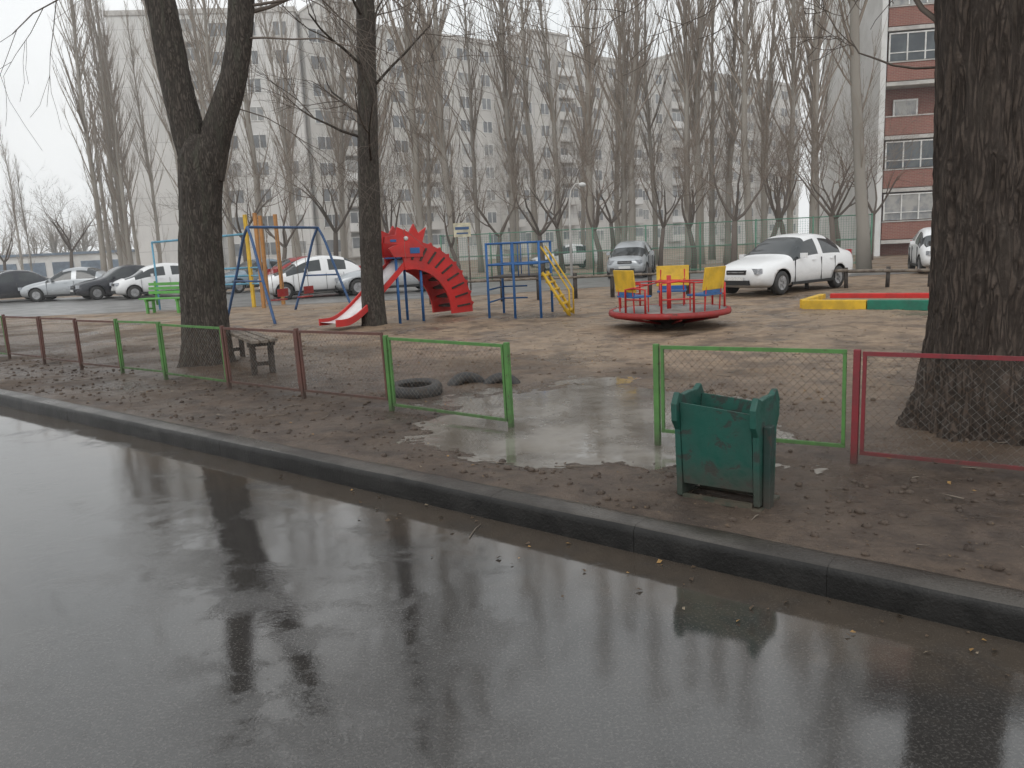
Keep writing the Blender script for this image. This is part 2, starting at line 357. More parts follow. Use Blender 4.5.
# ------------------------------------------------------------------ trees
def cat(P,n):
    out=[];Q=[P[0]]+P+[P[-1]]
    for i in range(1,len(Q)-2):
        a,b_,c,d=[Vector(q) for q in Q[i-1:i+3]]
        for k in range(n):
            t=k/n; out.append(.5*((2*b_)+(c-a)*t+(2*a-5*b_+4*c-d)*t*t+(3*b_-a-3*c+d)*t*t*t))
    out.append(Vector(P[-1])); return out
def barktrunk(b,P,n=64,step=16,ridge=.05,flare=0.,seed=0,mi=0,nl=5,fh=.28):
    C=cat([Vector(p) for p in P],step); vs=[];fs=[]
    z0=C[0][2]
    for i,c in enumerate(C):
        p=Vector(c[:3]); t=(Vector(C[min(i+1,len(C)-1)][:3])-Vector(C[max(0,i-1)][:3])).normalized()
        nr=Vector((1,0,0)); nr=(nr-t*nr.dot(t)).normalized(); bn=t.cross(nr)
        for k in range(n):
            a=2*math.pi*k/n; r=c[3]
            fl=flare*math.exp(-max(0,p.z-z0)/fh)
            r+=fl*(.6+.4*math.sin(a*nl+seed)+.3*math.sin(a*3+2+seed))
            q=Vector((math.cos(a)*r*24,math.sin(a)*r*24,p.z*2.6+seed*7))
            r*=1+ridge*(1-abs(mn.noise(q))*3.2)+.05*mn.noise(Vector((math.cos(a)*1.2,math.sin(a)*1.2,p.z*.9+seed)))
            vs.append(p+(nr*math.cos(a)+bn*math.sin(a))*r)
    for i in range(len(C)-1):
        for k in range(n): fs.append((i*n+k,i*n+(k+1)%n,(i+1)*n+(k+1)%n,(i+1)*n+k))
    b.add(vs,fs,mi,True)
def wander(p,d,Ln,segs,up,wob,rng):
    P=[p.copy()]; d=d.normalized()
    for i in range(segs):
        d=(d+Vector((0,0,up))+Vector((rng.uniform(-wob,wob),rng.uniform(-wob,wob),rng.uniform(-wob,wob)))).normalized()
        P.append(P[-1]+d*Ln/segs)
    return P
def rec(b,p,d,Ln,r,lev,rng,up=.08,wob=.22,kids=(3,4),ang=(.45,.95),mt=1,lf=.72):
    segs=5 if lev>1 else 3
    P=wander(p,d,Ln,segs,up,wob,rng); n=8 if r>.06 else (5 if r>.02 else 3)
    r1=max(r*.45,.003); b.tube(P,[r+(r1-r)*i/segs for i in range(segs+1)],n,0 if r>.03 else mt,False)
    if lev<=0: return
    for k in range(rng.randint(*kids)+(1 if lev<3 else 0)):
        t=rng.uniform(.3,1) if k else 1.; i=min(segs-1,int(t*segs)); q=P[i].lerp(P[i+1],t*segs-i)
        dd=(P[i+1]-P[i]).normalized(); o=Vector((rng.gauss(0,1),rng.gauss(0,1),rng.gauss(0,1))); o=(o-dd*o.dot(dd)).normalized()
        a=rng.uniform(*ang)*(1 if k else .5); nd=dd*math.cos(a)+o*math.sin(a)
        rec(b,q,nd,Ln*lf*rng.uniform(.75,1.15),max(.0035,(r+(r1-r)*t)*rng.uniform(.55,.8)),lev-1,rng,up,wob,kids,ang,mt,lf)
def poplar(seed,H,tr=.24,z0=2.,nb=110,spread=1.,far=False):
    rng=random.Random(seed); b=MB()
    P=[Vector((0,0,-.2))]; d=Vector((rng.uniform(-.02,.02),rng.uniform(-.02,.02),1))
    ns=16
    for i in range(ns): d=(d+Vector((rng.uniform(-.05,.05),rng.uniform(-.05,.05),.12))).normalized(); P.append(P[-1]+d*H/ns)
    R=[tr*(1-.93*(i/ns)**.9)+(.06 if i==0 else 0) for i in range(ns+1)]
    b.tube(P,R,8,0)
    for i in range(nb):
        t=(z0+(H-z0-.6)*rng.random()**1.0)/H; f=t*ns; k=min(ns-1,int(f)); p=P[k].lerp(P[k+1],f-k)
        rr=R[k]; z=t*H; az=rng.uniform(0,6.283); an=rng.uniform(.22,.6)*spread
        d=Vector((math.cos(az)*math.sin(an),math.sin(az)*math.sin(an),math.cos(an)))
        Ln=min(5.5,.30*(H-z)+.9)*rng.uniform(.4,1.05)
        if z<6: Ln*=.5
        Q=wander(p,d,Ln,4,.18,.1,rng); r0=min(rr*.5,.010*Ln+.008)
        b.tube(Q,[r0*(1-.2*j) for j in range(5)],3 if far else 4,1,False)
        for j in range(int(3+Ln*(1.6 if far else 2.0))):
            tt=rng.uniform(.12,1); f=tt*4; kk=min(3,int(f)); q=Q[kk].lerp(Q[kk+1],f-kk); dd=(Q[kk+1]-Q[kk]).normalized()
            nd=dd+Vector((rng.uniform(-.5,.5),rng.uniform(-.5,.5),rng.uniform(0,.5)))
            W=wander(q,nd,rng.uniform(.5,1.6),2,.14,.12,rng); b.tube(W,[.011,.009,.005] if far else [.009,.007,.004],3,1,False)
            if far: continue
            for _ in range(2):
                e=W[rng.randint(0,1)]; nd2=nd.normalized()+Vector((rng.uniform(-.6,.6),rng.uniform(-.6,.6),rng.uniform(-.1,.5)))
                X=wander(e,nd2,rng.uniform(.25,.75),1,.1,.15,rng); b.tube(X,[.006,.0035],3,1,False)
    return b.mesh('poplar_mesh',[M['pop'],M['poptwig']])
PV=[poplar(1,27),poplar(2,25,.2),poplar(3,28,.26,2.6,120),poplar(4,23,.19,1.5,100),poplar(5,26,.22,3,95,1.3)]
PF=[poplar(11,26,.24,2,90,1.1,True),poplar(12,24,.2,2,80,1,True),poplar(13,27,.22,3,85,1.2,True)]
rng=random.Random(8)
def inst(name,me,x,y,sc=1.,rz=None):
    o=D.objects.new(name,me); COL.objects.link(o); o.location=(x,y,GZ); o.scale=(sc,sc,sc*rng.uniform(.93,1.07)); o.rotation_euler=(rng.uniform(-.02,.02),rng.uniform(-.025,.025),rng.uniform(0,6.28) if rz is None else rz); return o
PL=[(-29.8,62),(-31.5,66),(-33.6,71),(-29,61),(-32.5,70),(-17.3,50),(-14.8,48),(-13.5,52),(-11.2,55),(-20.5,56),(-24,60),(-3.2,31),(-2.9,45),(-1.6,50),(.4,48),(2.0,55),(3.4,50),(4.9,46),(5.6,38),(7.0,44),(9.4,50),(9.7,42),(11.3,46),(12.6,45),(12.4,40),(16.4,50),(16.5,46),(16.3,42),(19.2,49),(13.2,29),(-7.2,46),(-8.6,52),(-5.2,56),(-55,90),(-57,95),(-60,92),(.9,62),(5.9,60),(8.2,57),(14.1,54),(-12.5,62),(-17,64),(-31,64),(18.2,56),(-30.5,60),(-33,66),(-28,64)]
for i,(x,y) in enumerate(PL): inst('poplar_tree',PV[i%5] if y<47 else PF[i%3],x,y,rng.uniform(.85,1.08)*(.62 if y>85 else 1))
def spread(seed,h):
    r=random.Random(seed); b=MB(); H=h*.26
    P=[(0,0,-.1),(r.uniform(-.1,.1),.05,H*.5),(r.uniform(-.2,.2),r.uniform(-.2,.2),H)]
    b.tube(P,[.16,.12,.10],8,0)
    for k in range(4):
        a=k*1.57+r.uniform(-.5,.5); e=r.uniform(.35,.75); rec(b,Vector(P[2]),Vector((math.cos(a)*math.sin(e),math.sin(a)*math.sin(e),math.cos(e))),h*.26,.065,4,r,.08,.22,(3,3))
    return b.mesh('bare_tree_mesh',[M['bare'],M['baretwig']])
SV=[spread(21,8),spread(22,7.2),spread(23,9)]
for i,(x,y,s_) in enumerate([(1.6,36,1),(4.5,38,1.1),(3.0,42,1),(9.5,33,1.05),(11.8,35,1.1),(12.9,31,.9),(-.3,40,1),(-2.2,35,.9),(-8.4,39,1.1),(-10.4,37,.95),(-5.7,38,1),(-33,60,1.2),(-38,60,1.),(8.8,37,1),(6.8,35,.8),(15.5,37,1),(14.4,41,1.2),(-13.8,42,1.1),(7,52,1.3),(-17,46,1.2),(18.5,40,.9)]):
    inst('bare_tree',SV[i%3],x,y,s_)
b=MB(); r=random.Random(77)
for i in range(34):
    x=-100+i*3.4+r.uniform(-2,2); y=r.uniform(100,120)
    if x>-47: x-=62; y+=14
    h=r.uniform(6,11); b.tube([(x,y,0),(x,y,h*.4)],[.25,.15],5,0,False)
    for k in range(4):
        a=r.uniform(0,6.28); e=r.uniform(.1,.6); rec(b,Vector((x,y,h*.3)),Vector((math.cos(a)*math.sin(e),math.sin(a)*math.sin(e),math.cos(e))),h*.33,.12,3,r)
b.obj('distant_trees',[M['pop'],M['poptwig']])
b=MB(); r=random.Random(5)
def V4(x,y,z,q): return (x,y,z,q)
barktrunk(b,[V4(-4.44,11.35,-.05,.33),V4(-4.42,11.35,.6,.315),V4(-4.36,11.33,1.6,.29),V4(-4.26,11.3,2.5,.28),V4(-4.17,11.3,3.05,.30),V4(-4.12,11.3,3.35,.22)],72,20,.05,.16,1)
barktrunk(b,[V4(-4.2,11.3,2.75,.22),V4(-4.3,11.3,3.3,.22),V4(-4.42,11.32,4.1,.205),V4(-4.52,11.34,5.2,.19),V4(-4.75,11.3,7,.16),V4(-4.8,11.3,9,.12),V4(-4.9,11.2,12,.05)],44,14,.05,0,3)
barktrunk(b,[V4(-4.12,11.3,2.8,.22),V4(-3.95,11.3,3.35,.20),V4(-3.62,11.3,4.1,.175),V4(-3.42,11.3,5.0,.165),V4(-3.25,11.35,6.5,.14),V4(-3.1,11.3,8.5,.11),V4(-3.1,11.3,11.5,.05)],44,14,.05,0,6)
for (x,y,z,dx,dy,dz,l,rr,lv,up) in [(-3.45,11.3,4.9,.6,.5,.2,2.4,.03,3,.03),(-4.55,11.3,5.3,-.9,-.3,.35,2.6,.05,3,.03),(-4.6,11.3,6,-.7,.4,.6,2.4,.05,3,.03),(-3.3,11.3,6,.7,-.4,.5,2.6,.05,4,.03),(-3.25,11.3,6.6,.5,.5,.7,2.6,.05,4,.03),(-4.75,11.3,7.2,-.4,-.5,.8,2.5,.05,4,.03),(-3.1,11.3,8,.4,-.2,.8,2.4,.045,3,.03),(-4.8,11.2,9,-.3,.3,.9,2.2,.04,3,.03),(-3.1,11.3,9.5,.3,.4,.9,2,.035,3,.03),
  (-3.42,11.3,5.0,.9,.1,.15,2.3,.022,3,-.13),(-3.5,11.3,4.6,.9,-.3,-.1,2.0,.018,3,-.12),(-3.36,11.3,5.5,.9,-.2,0,2.6,.024,3,-.14),(-3.36,11.3,5.7,.8,.4,.1,2.4,.02,3,-.15),(-3.8,11.3,3.75,.8,.3,-.1,1.5,.012,2,-.1),(-4.55,11.3,5.6,-.9,0,.1,2.2,.016,2,-.10),(-4.6,11.3,5.9,-.9,-.2,0,3.0,.018,3,-.10)]:
    rec(b,Vector((x,y,z)),Vector((dx,dy,dz)),l,rr,lv,r,up,.25,(3,3),(.4,.9),1,.66)
b.obj('forked_tree',[M['bark2'],M['bare']])
b=MB(); r=random.Random(6)
barktrunk(b,[V4(-2.82,16.35,-.05,.24),V4(-2.80,16.35,1,.225),V4(-2.72,16.35,3,.21),V4(-2.6,16.35,5,.19),V4(-2.5,16.35,7,.17),V4(-2.45,16.35,10,.11),V4(-2.4,16.3,13,.04)],44,18,.05,.08,2)
for i in range(20):
    z=3.4+i*.46; a=r.uniform(0,6.28); e=r.uniform(.7,1.2); rec(b,Vector((-2.7+.02*z,16.35,z)),Vector((math.cos(a)*math.sin(e),math.sin(a)*math.sin(e),math.cos(e))),r.uniform(1.4,2.4),.034,3,r,.04,.2,(3,3),(.4,.8),1,.7)
b.obj('straight_tree',[M['bark2'],M['bare']])
b=MB(); r=random.Random(9)
barktrunk(b,[V4(3.46,5.62,-.08,.42),V4(3.46,5.62,.35,.385),V4(3.45,5.62,1.0,.35),V4(3.42,5.62,1.8,.33),V4(3.38,5.62,2.5,.32),V4(3.35,5.6,3.2,.325),V4(3.33,5.6,4.2,.32),V4(3.3,5.6,6,.28),V4(3.2,5.6,9,.2),V4(3.2,5.6,12,.07)],120,24,.06,.24,4,0,6,.34)
for (x,y,z,dx,dy,dz,l,rr,lv) in [(3.1,5.7,3.0,-.35,.5,.7,1.1,.022,3),(3.12,5.75,2.75,-.55,.75,-.1,.9,.012,3),(3.05,5.6,3.5,-.7,.3,.1,1.3,.03,3),(3.1,5.4,4.2,-.8,.2,.5,2.2,.06,4),(3.5,5.6,4.8,.7,.5,.6,2.3,.07,3),(3.2,5.4,5.6,-.5,-.5,.7,2.2,.06,4),(3.3,5.6,6.6,.5,-.4,.7,2.3,.06,3),(3.2,5.6,7.6,-.6,.3,.7,2.2,.05,3),(3.2,5.6,9,.4,.4,.9,2,.05,3),(3.2,5.6,10,-.4,-.3,.9,1.8,.04,3)]:
    rec(b,Vector((x,y,z)),Vector((dx,dy,dz)),l,rr,lv,r,.02,.25,(3,3),(.4,.9),1,.66)
b.obj('large_tree',[M['bark'],M['bare']])
# ------------------------------------------------------------------ fence
def fence(s0,s1,t0,t1,col,lp=True,rp=True,h=.77):
    p=st(s0,t0,0); q=st(s1,t1,0); Ln=(q-p).length; rz=math.atan2(q.y-p.y,q.x-p.x)
    z0=gz((p.x+q.x)/2,(p.y+q.y)/2); e=empty('metal_fence',(p.x,p.y,z0),rz); rr=random.Random(int(s0*100))
    e.rotation_euler=(rr.uniform(-.03,.03),rr.uniform(-.012,.012),rz)
    b=MB()
    if lp: b.box((0,0,h/2-.1),(.042,.042,h+.2))
    if rp: b.box((Ln,0,h/2-.1),(.042,.042,h+.2))
    if lp or rp: b.obj('posts',[col],e,bevel=.004)
    b=MB(); zt=h-.03+rr.uniform(-.01,.01); zb=.09+rr.uniform(-.02,.02); a=.035;c=Ln-.035
    b.box(((a+c)/2,0,zt),(c-a,.024,.026)); b.box(((a+c)/2,0,zb),(c-a,.024,.024))
    b.box((a+.012,0,(zt+zb)/2),(.022,.022,zt-zb-.028)); b.box((c-.012,0,(zt+zb)/2),(.022,.022,zt-zb-.028)); b.obj('frame',[col],e)
    b=MB(); W=c-a; H=zt-zb; st_=.055
    k=-H
    def cl(x,z): return Vector((a+x,.02*mn.noise(Vector((x*3+s0,z*3,0)))+rr.uniform(-.002,.002),zb+z+.014*mn.noise(Vector((x*2,z*2,s0)))))
    while k<W+H:
        for sg in(1,-1):
            z0_,z1_=(max(0,-k),min(H,W-k)) if sg==1 else (max(0,k-W),min(H,k))
            if z1_-z0_>.02:
                P=[cl(k+sg*(z0_+(z1_-z0_)*i/4),z0_+(z1_-z0_)*i/4) for i in range(5)]
                b.tube(P,.0013,3,0,False)
        k+=st_
    b.obj('wire_mesh',[M['wire']],e)
FS=[(-21.2,-19.7,'green'),(-19.7,-18.2,'brown'),(-18.2,-16.7,'green'),(-16.7,-15.2,'green'),(-15.2,-13.75,'brown'),(-13.75,-12.4,'brown'),(-12.4,-11.2,'brown'),(-11.2,-10.0,'green'),(-10.0,-8.5,'green'),(-8.5,-7.05,'brown'),(-7.05,-5.65,'brown'),(-5.65,-4.15,'green')]
for s0,s1,c in FS: fence(s0,s1,5.1 if s0<-12 else 5.15,5.1 if s1<-12 else 5.15,M[c],True,s1==-4.15)
fence(-2.76,-1.40,5.2,5.34,M['green'],True,False)
fence(-1.38,.05,5.35,5.47,M['maroon'],True,False); fence(.07,1.5,5.48,5.55,M['maroon'],True,True)
# ------------------------------------------------------------------ litter bin
e=empty('litter_bin',(1.235,4.44,gz(1.25,4.46)-.01),ROTC+.03)
b=MB()
w,d,h,z0,th=.42,.30,.46,.11,.012
def sloped(b,pts,mi=0):
    b.add(pts,[(0,1,2,3),(7,6,5,4),(4,5,1,0),(5,6,2,1),(6,7,3,2),(7,4,0,3)],mi)
yb,yt=-.12,-.165
for sg in(1,-1):
    y0,y1=sg*yb,sg*yt
    sloped(b,[(-w/2,y0,z0),(w/2,y0,z0),(w/2,y1,z0+h),(-w/2,y1,z0+h+.035),(-w/2,y0+sg*th,z0),(w/2,y0+sg*th,z0),(w/2,y1+sg*th,z0+h),(-w/2,y1+sg*th,z0+h+.035)])
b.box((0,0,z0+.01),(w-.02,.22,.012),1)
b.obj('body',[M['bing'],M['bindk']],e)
b=MB()
for sx in(-1,1):
    pl=[(-.13,.03),(.13,.03),(.15,.36),(.155,.44),(.20,.50),(.205,.60),(.16,.665),(.10,.64),(.0,.645),(-.10,.64),(-.16,.665),(-.205,.60),(-.20,.50),(-.155,.44),(-.15,.36)]
    x=sx*(w/2+.022); n=len(pl)
    vv=[(x-.018,y,z) for y,z in pl]+[(x+.018,y,z) for y,z in pl]
    b.add(vv,[tuple(range(n))[::-1],tuple(range(n,2*n))]+[(i,(i+1)%n,(i+1)%n+n,i+n) for i in range(n)],0)
b.box((w/2+.065,-.05,.20),(.04,.075,.58),1,jit=.004); b.box((-w/2-.06,.05,.16),(.03,.06,.42),1,jit=.004)
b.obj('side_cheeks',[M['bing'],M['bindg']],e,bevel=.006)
b=MB()
for sx in(-1,1): b.box((sx*(w/2+.03),0,-.005),(.05,.34,.05),0,jit=.004)
b.box((0,-.13,.03),(w+.0,.03,.035),0,jit=.004); b.box((0,.13,.03),(w+.0,.03,.035),0)
b.tube([(-w/2-.06,0,.40),(w/2+.06,0,.40)],.010,8,0)
b.obj('stand',[pm('bin_stand_mud',(.05,.055,.04),(.09,.07,.05),12,.7)],e)
b=MB(); r=random.Random(3)
for i in range(26):
    r_=r.uniform(.03,.05); b.lathe((r.uniform(-.14,.14),r.uniform(-.06,.06),z0+.05+r.uniform(0,.2)),[(r_*.2,-r_),(r_,-r_*.3),(r_*.8,r_*.5),(r_*.1,r_)],7,i%2,Matrix.Rotation(r.uniform(0,3),3,'X'))
b.obj('rubbish',[pm('rubbish_paper',(.35,.34,.32),None,9,.7),pm('rubbish_dark',(.06,.06,.07),None,9,.5)],e)
# ------------------------------------------------------------------ tyres
def tyreprof(R,w):
    return [(R-.10,-w/2),(R-.03,-w/2-.005),(R,-w/2+.03),(R+.004,0),(R,w/2-.03),(R-.03,w/2+.005),(R-.10,w/2),(R-.115,w/2-.03),(R-.07,0),(R-.115,-w/2+.03)]
b=MB(); b.lathe((0,0,0),tyreprof(.29,.15),40,0,Matrix.Rotation(.05,3,'X'),True); b.obj('old_tyre',[M['tyre']],None,(-1.05,8.35,gz(-1.1,8.35)+.03))
for i,(x,y,a,tl) in enumerate([(-.52,8.85,.3,84),(-.12,8.78,-.1,80)]):
    b=MB(); b.lathe((0,0,0),tyreprof(.26,.18),40,0,Matrix.Rotation(a,3,'Z')@Matrix.Rotation(rad(tl),3,'X'),True); b.obj('half_buried_tyre',[M['tyre']],None,(x,y,gz(x,y)-.145))
# ------------------------------------------------------------------ merry-go-round
e=empty('merry_go_round',(2.86,13.9,gz(2.8,13.9)),rad(0))
b=MB(); b.lathe((0,0,0),[(0,.30),(1.0,.30)],48,0)
for i in range(12): b.box((0,-.95+i*.173,.307),(2*math.sqrt(max(.02,.98-(-.95+i*.173)**2)),.155,.01),0,jit=.002)
b.obj('deck',[M['deck']],e)
b=MB(); b.lathe((0,0,0),[(.98,.22),(1.06,.22),(1.075,.26),(1.06,.315),(1.0,.315),(1.0,.24)],56,0,None,True)
b.obj('rim',[M['reddk']],e)
b=MB(); b.lathe((0,0,0),[(.97,.235),(.5,.15),(.30,.10),(.22,-.05)],48,0)
for k in range(8):
    a=k*math.pi/4; b.tube([(math.cos(a)*.2,math.sin(a)*.2,.06),(math.cos(a)*.98,math.sin(a)*.98,.20)],.02,6,1)
b.obj('underside',[M['wooddk'],M['reddk']],e)
b=MB(); b.tube([(0,0,.3),(0,0,.90)],.04,12,0); b.lathe((0,0,.80),[(.24,-.014),(.254,0),(.24,.014),(.226,0)],36,0,None,True)
for k in range(4):
    a=k*math.pi/2+.4; c,s_=math.cos(a),math.sin(a); b.tube([(0,0,.8),(c*.24,s_*.24,.8)],.012,6)
for a2,hw,zt in((-93,.28,.84),(-138,.22,.74),(10,.26,.76),(128,.28,.76)):
    a2=rad(a2)
    P=[(math.cos(a2-hw)*.97,math.sin(a2-hw)*.97,.30),(math.cos(a2-hw)*.97,math.sin(a2-hw)*.97,zt-.03),(math.cos(a2)*.99,math.sin(a2)*.99,zt),(math.cos(a2+hw)*.97,math.sin(a2+hw)*.97,zt-.03),(math.cos(a2+hw)*.97,math.sin(a2+hw)*.97,.30)]
    b.tube(P,.019,8,0); b.tube([(P[0][0],P[0][1],.54),(P[4][0],P[4][1],.54)],.012,6,0)
    b.tube([P[2],(math.cos(a2)*.24,math.sin(a2)*.24,.80)],.012,6,0)
b.obj('handrails',[M['red']],e)
by=MB(); bb=MB()
for a in(-48,74,205):
    R=Matrix.Rotation(rad(a),3,'Z')
    Mx=R@Matrix.Rotation(rad(8),3,'Y')
    by.box(R@Vector((.93,0,.85)),(.03,.60,.38),0,M=Mx); bb.box(R@Vector((.74,0,.58)),(.36,.52,.03),0,M=R); bb.box(R@Vector((.90,0,.635)),(.025,.50,.07),0,M=R)
    for y in(-.22,.22): bb.tube([R@Vector((.60,y,.31)),R@Vector((.60,y,.58))],.014,6,1); bb.tube([R@Vector((.89,y,.31)),R@Vector((.93,y,.97))],.014,6,1); bb.tube([R@Vector((.60,y,.58)),R@Vector((.60,y,.78)),R@Vector((.92,y,.80))],.012,6,1)
by.obj('seat_backs',[M['yellow']],e,bevel=.006); bb.obj('seats',[M['blue'],M['red']],e,bevel=.003)
# ------------------------------------------------------------------ dragon slide
e=empty('dragon_slide',(-3.55,16.0,GZ),rad(43)); e.scale=(1.26,1.15,1.0)
b=MB(); W=.58
ch=cat([Vector((-.15,.17,0)),Vector((.12,.19,0)),Vector((.45,.42,0)),Vector((.95,.93,0)),Vector((1.4,1.38,0)),Vector((1.62,1.42,0))],6)
vs=[];fs=[]
for p in ch: vs+=[(p.x,-W/2+.02,p.y),(p.x,W/2-.02,p.y)]
for i in range(len(ch)-1): fs.append((2*i,2*i+1,2*i+3,2*i+2))
b.add(vs,fs,0,True); b.obj('chute_bed',[M['steel']],e)
b=MB()
for y in(-W/2,W/2):
    up=[(p.x,p.y+.07) for p in ch]; dn=[(p.x,p.y-.07) for p in ch][::-1]
    n=len(up)
    for i in range(n-1):
        A=[up[i],up[i+1],dn[n-2-i],dn[n-1-i]]; b.prism(A[::-1],y-.018,y+.018,0)
b.obj('chute_sides',[M['red']],e)
b=MB(); bd=MB()
cx,cz=1.35,.10; Ro,Ri=1.44,.92; na=20
f=lambda r_,a:(cx+r_*math.cos(a)*.93,cz+r_*math.sin(a)*1.14)
for y in(-W/2-.01,W/2+.01):
    for i in range(na):
        a0=math.pi/2*(1-i/na)+(.12 if i==0 else 0); a1=math.pi/2*(1-(i+1)/na)
        b.prism([f(Ri,a0),f(Ro,a0),f(Ro,a1),f(Ri,a1)],y-.02,y+.02,0)
        am=(a0+a1)/2
        if i%2==0: b.prism([f(Ro-.01,a0),f(Ro+.05,am),f(Ro-.01,a1)],y-.02,y+.02,0)
for i in range(9):
    a=math.pi/2*(1-(i+.5)/9.2); rm=(Ro+Ri)/2+.04; c_=Vector((cx+rm*math.cos(a)*.93,0,cz+rm*math.sin(a)*1.14))
    bd.box(c_,(.30,W+.09,.04),0,M=Matrix.Rotation(-a*.8,3,'Y'))
b.obj('arch_sides',[M['red']],e); bd.obj('treads',[M['wooddk']],e)
b=MB()
for y in(-W/2-.035,W/2+.035):
    hd=[(1.02,1.38),(1.62,1.36),(1.62,1.66),(1.72,1.98),(1.55,1.86),(1.46,2.06),(1.36,1.88),(1.12,2.00),(1.08,1.84),(.86,1.80),(.84,1.68),(1.10,1.64),(.92,1.56)][::-1]
    b.prism([(x,z+.04) for x,z in hd],y-.018,y+.018,0)
b.obj('dragon_heads',[M['red']],e)
b=MB()
for y in(-W/2-.056,W/2+.056):
    b.lathe((1.28,y,1.80),[(0.001,-.006),(.045,-.006),(.045,.006),(.001,.006)],14,0,Matrix.Rotation(math.pi/2,3,'X')); b.box((1.02,y,1.76),(.12,.01,.05),1); b.box((1.45,y,1.54),(.2,.01,.12),1)
b.obj('painted_details',[M['plate'],M['blue']],e)
b=MB()
for x in(1.1,1.6):
    for y in(-W/2+.03,W/2-.03): b.tube([(x,y,-.1),(x,y,1.42)],.025,8)
b.box((1.45,0,1.40),(.5,W-.05,.03)); b.obj('platform_posts',[M['blue']],e)
# ------------------------------------------------------------------ swing
e=empty('swing_set')
b=MB(); A1=Vector((-6.35,19.7,2.42)); A2=Vector((-5.25,22.4,2.42)); r_=.035
def arcleg(foot,apex):
    f_=Vector(foot); m_=f_.lerp(apex,.8)+Vector((0,0,.12)); return cat([Vector(f_),Vector(f_.lerp(apex,.5))+Vector((0,0,.03)),m_,Vector(apex)],4)
for fo,ap in (((-7.5,20.8,.05),A1),((-5.45,18.25,.05),A1),((-6.25,22.9,.05),A2),((-4.35,22.0,.05),A2)): b.tube(arcleg(fo,ap),r_,8)
b.tube([A1,A2],r_,8); b.tube([(-7.0,20.3,1.1),(-5.85,18.9,1.1)],.022,8); b.tube([(-5.78,22.66,1.1),(-4.78,22.2,1.1)],.022,8); b.obj('frame',[M['navy']],e)
b=MB(); bs=MB()
dr=(A2-A1).normalized()
for k in(.3,.68):
    c=A1.lerp(A2,k)
    for o in(-.2,.2): b.tube([c+dr*o,c+dr*o+Vector((.05,0,-1.85))],.008,5)
    bs.box(c+Vector((.05,0,-1.86)),(.22,.42,.03),0,math.atan2(dr.y,dr.x)-math.pi/2); bs.box(c+Vector((.16,0,-1.68)),(.025,.42,.2),0,math.atan2(dr.y,dr.x)-math.pi/2)
b.obj('chains',[M['wire']],e); bs.obj('seats',[M['reddk']],e,bevel=.004)
# ------------------------------------------------------------------ orange play frame
e=empty('wooden_play_frame',(-8.1,25.0,GZ),rad(-12))
b=MB()
for x,y,k in((0,0,1),(.62,-.5,0),(-.1,1.1,0),(.6,.8,0)): b.box((x,y,1.42),(.10,.10,2.95),k)
b.obj('posts',[M['orange'],M['yellow']],e,bevel=.01)
b=MB()
for z in(.75,1.0,1.25): b.tube([(-1.6,0,z),(0,0,z)],.03,8); b.tube([(0,0,z),(.62,-.5,z)],.025,8)
b.tube([(-1.6,0,-.1),(-1.6,0,1.3)],.03,8); b.tube([(-3.6,.3,2.2),(0,0,2.3)],.035,8); b.tube([(-3.6,.3,-.1),(-3.6,.3,2.2)],.03,8); b.obj('rails',[M['lblue']],e)
# ------------------------------------------------------------------ climbing frame with yellow steps
e=empty('climbing_frame',(-.42,17.0,GZ),rad(-14))
b=MB()
for x,y in((0,0),(1.15,0),(0,1.3),(1.15,1.3),(.58,0)): b.tube([(x,y,-.1),(x,y,1.62)],.028,8)
for z in(1.6,1.15):
    for p,q in(((0,0),(1.15,0)),((0,0),(0,1.3)),((0,1.3),(1.15,1.3)),((1.15,0),(1.15,1.3))): b.tube([(*p,z),(*q,z)],.022,8)
for z in(.35,.62,.88): b.tube([(0,0,z),(0,1.3,z)],.018,6); b.tube([(0,1.3,z),(.58,1.3,z)],.018,6)
for k in range(1,5): b.tube([(k*.23,0,.9),(k*.23,0,1.6)] if k>2 else [(k*.23,1.3,.9),(k*.23,1.3,1.6)],.012,6)
b.obj('frame',[M['blue']],e)
b=MB(); b.box((.58,.65,.88),(1.12,1.26,.04)); b.obj('platform',[M['wooddk']],e)
b=MB()
for y in(.18,.72):
    b.tube([(1.17,y,.95),(1.72,y,.02)],.032,8); b.tube([(1.15,y,1.5),(1.22,y,1.4),(1.74,y,.55),(1.74,y,.0)],.018,8)
for k in range(6):
    f_=(k+.4)/6; b.box((1.17+.55*f_,.45,.95-.93*f_),(.13,.54,.03))
b.obj('yellow_steps',[M['yellow']],e)
# ------------------------------------------------------------------ benches
def bench(name,p,q,mat,h=.44,w=.34,back=False,legm=None):
    p=Vector(p);q=Vector(q);Ln=(q-p).length; e=empty(name,(p.x,p.y,GZ),math.atan2(q.y-p.y,q.x-p.x)); b=MB()
    for k in range(3): b.box((Ln/2,-w/2+w*(k+.5)/3,h+random.uniform(-.006,.006)),(Ln+random.uniform(-.04,.04),w/3-.02,.04))
    if back:
        for k in range(3): b.box((Ln/2,w/2+.05+.02*k,h+.17+k*.13),(Ln,.03,.09))
    b.obj('seat',[mat],e,bevel=.006); b=MB()
    for x in(.25,Ln-.25):
        b.box((x,-w*.33,h/2-.06),(.07,.07,h+.06)); b.box((x,w*.33,h/2-.06),(.07,.07,h+.06)); b.box((x,0,h-.055),(.06,w,.06)); b.box((x,0,.14),(.04,w*.5,.05))
        if back: b.box((x,w/2+.09,h+.15),(.05,.04,.75))
    b.obj('legs',[legm or mat],e)
bench('wooden_bench',(-4.45,12.4,0),(-3.2,10.15,0),M['wood'],.46,.36,False,M['wooddk'])
bench('green_bench',(-11.4,24.6,0),(-9.8,24.0,0),M['pgreen'],.45,.4,True,M['pgreen'])
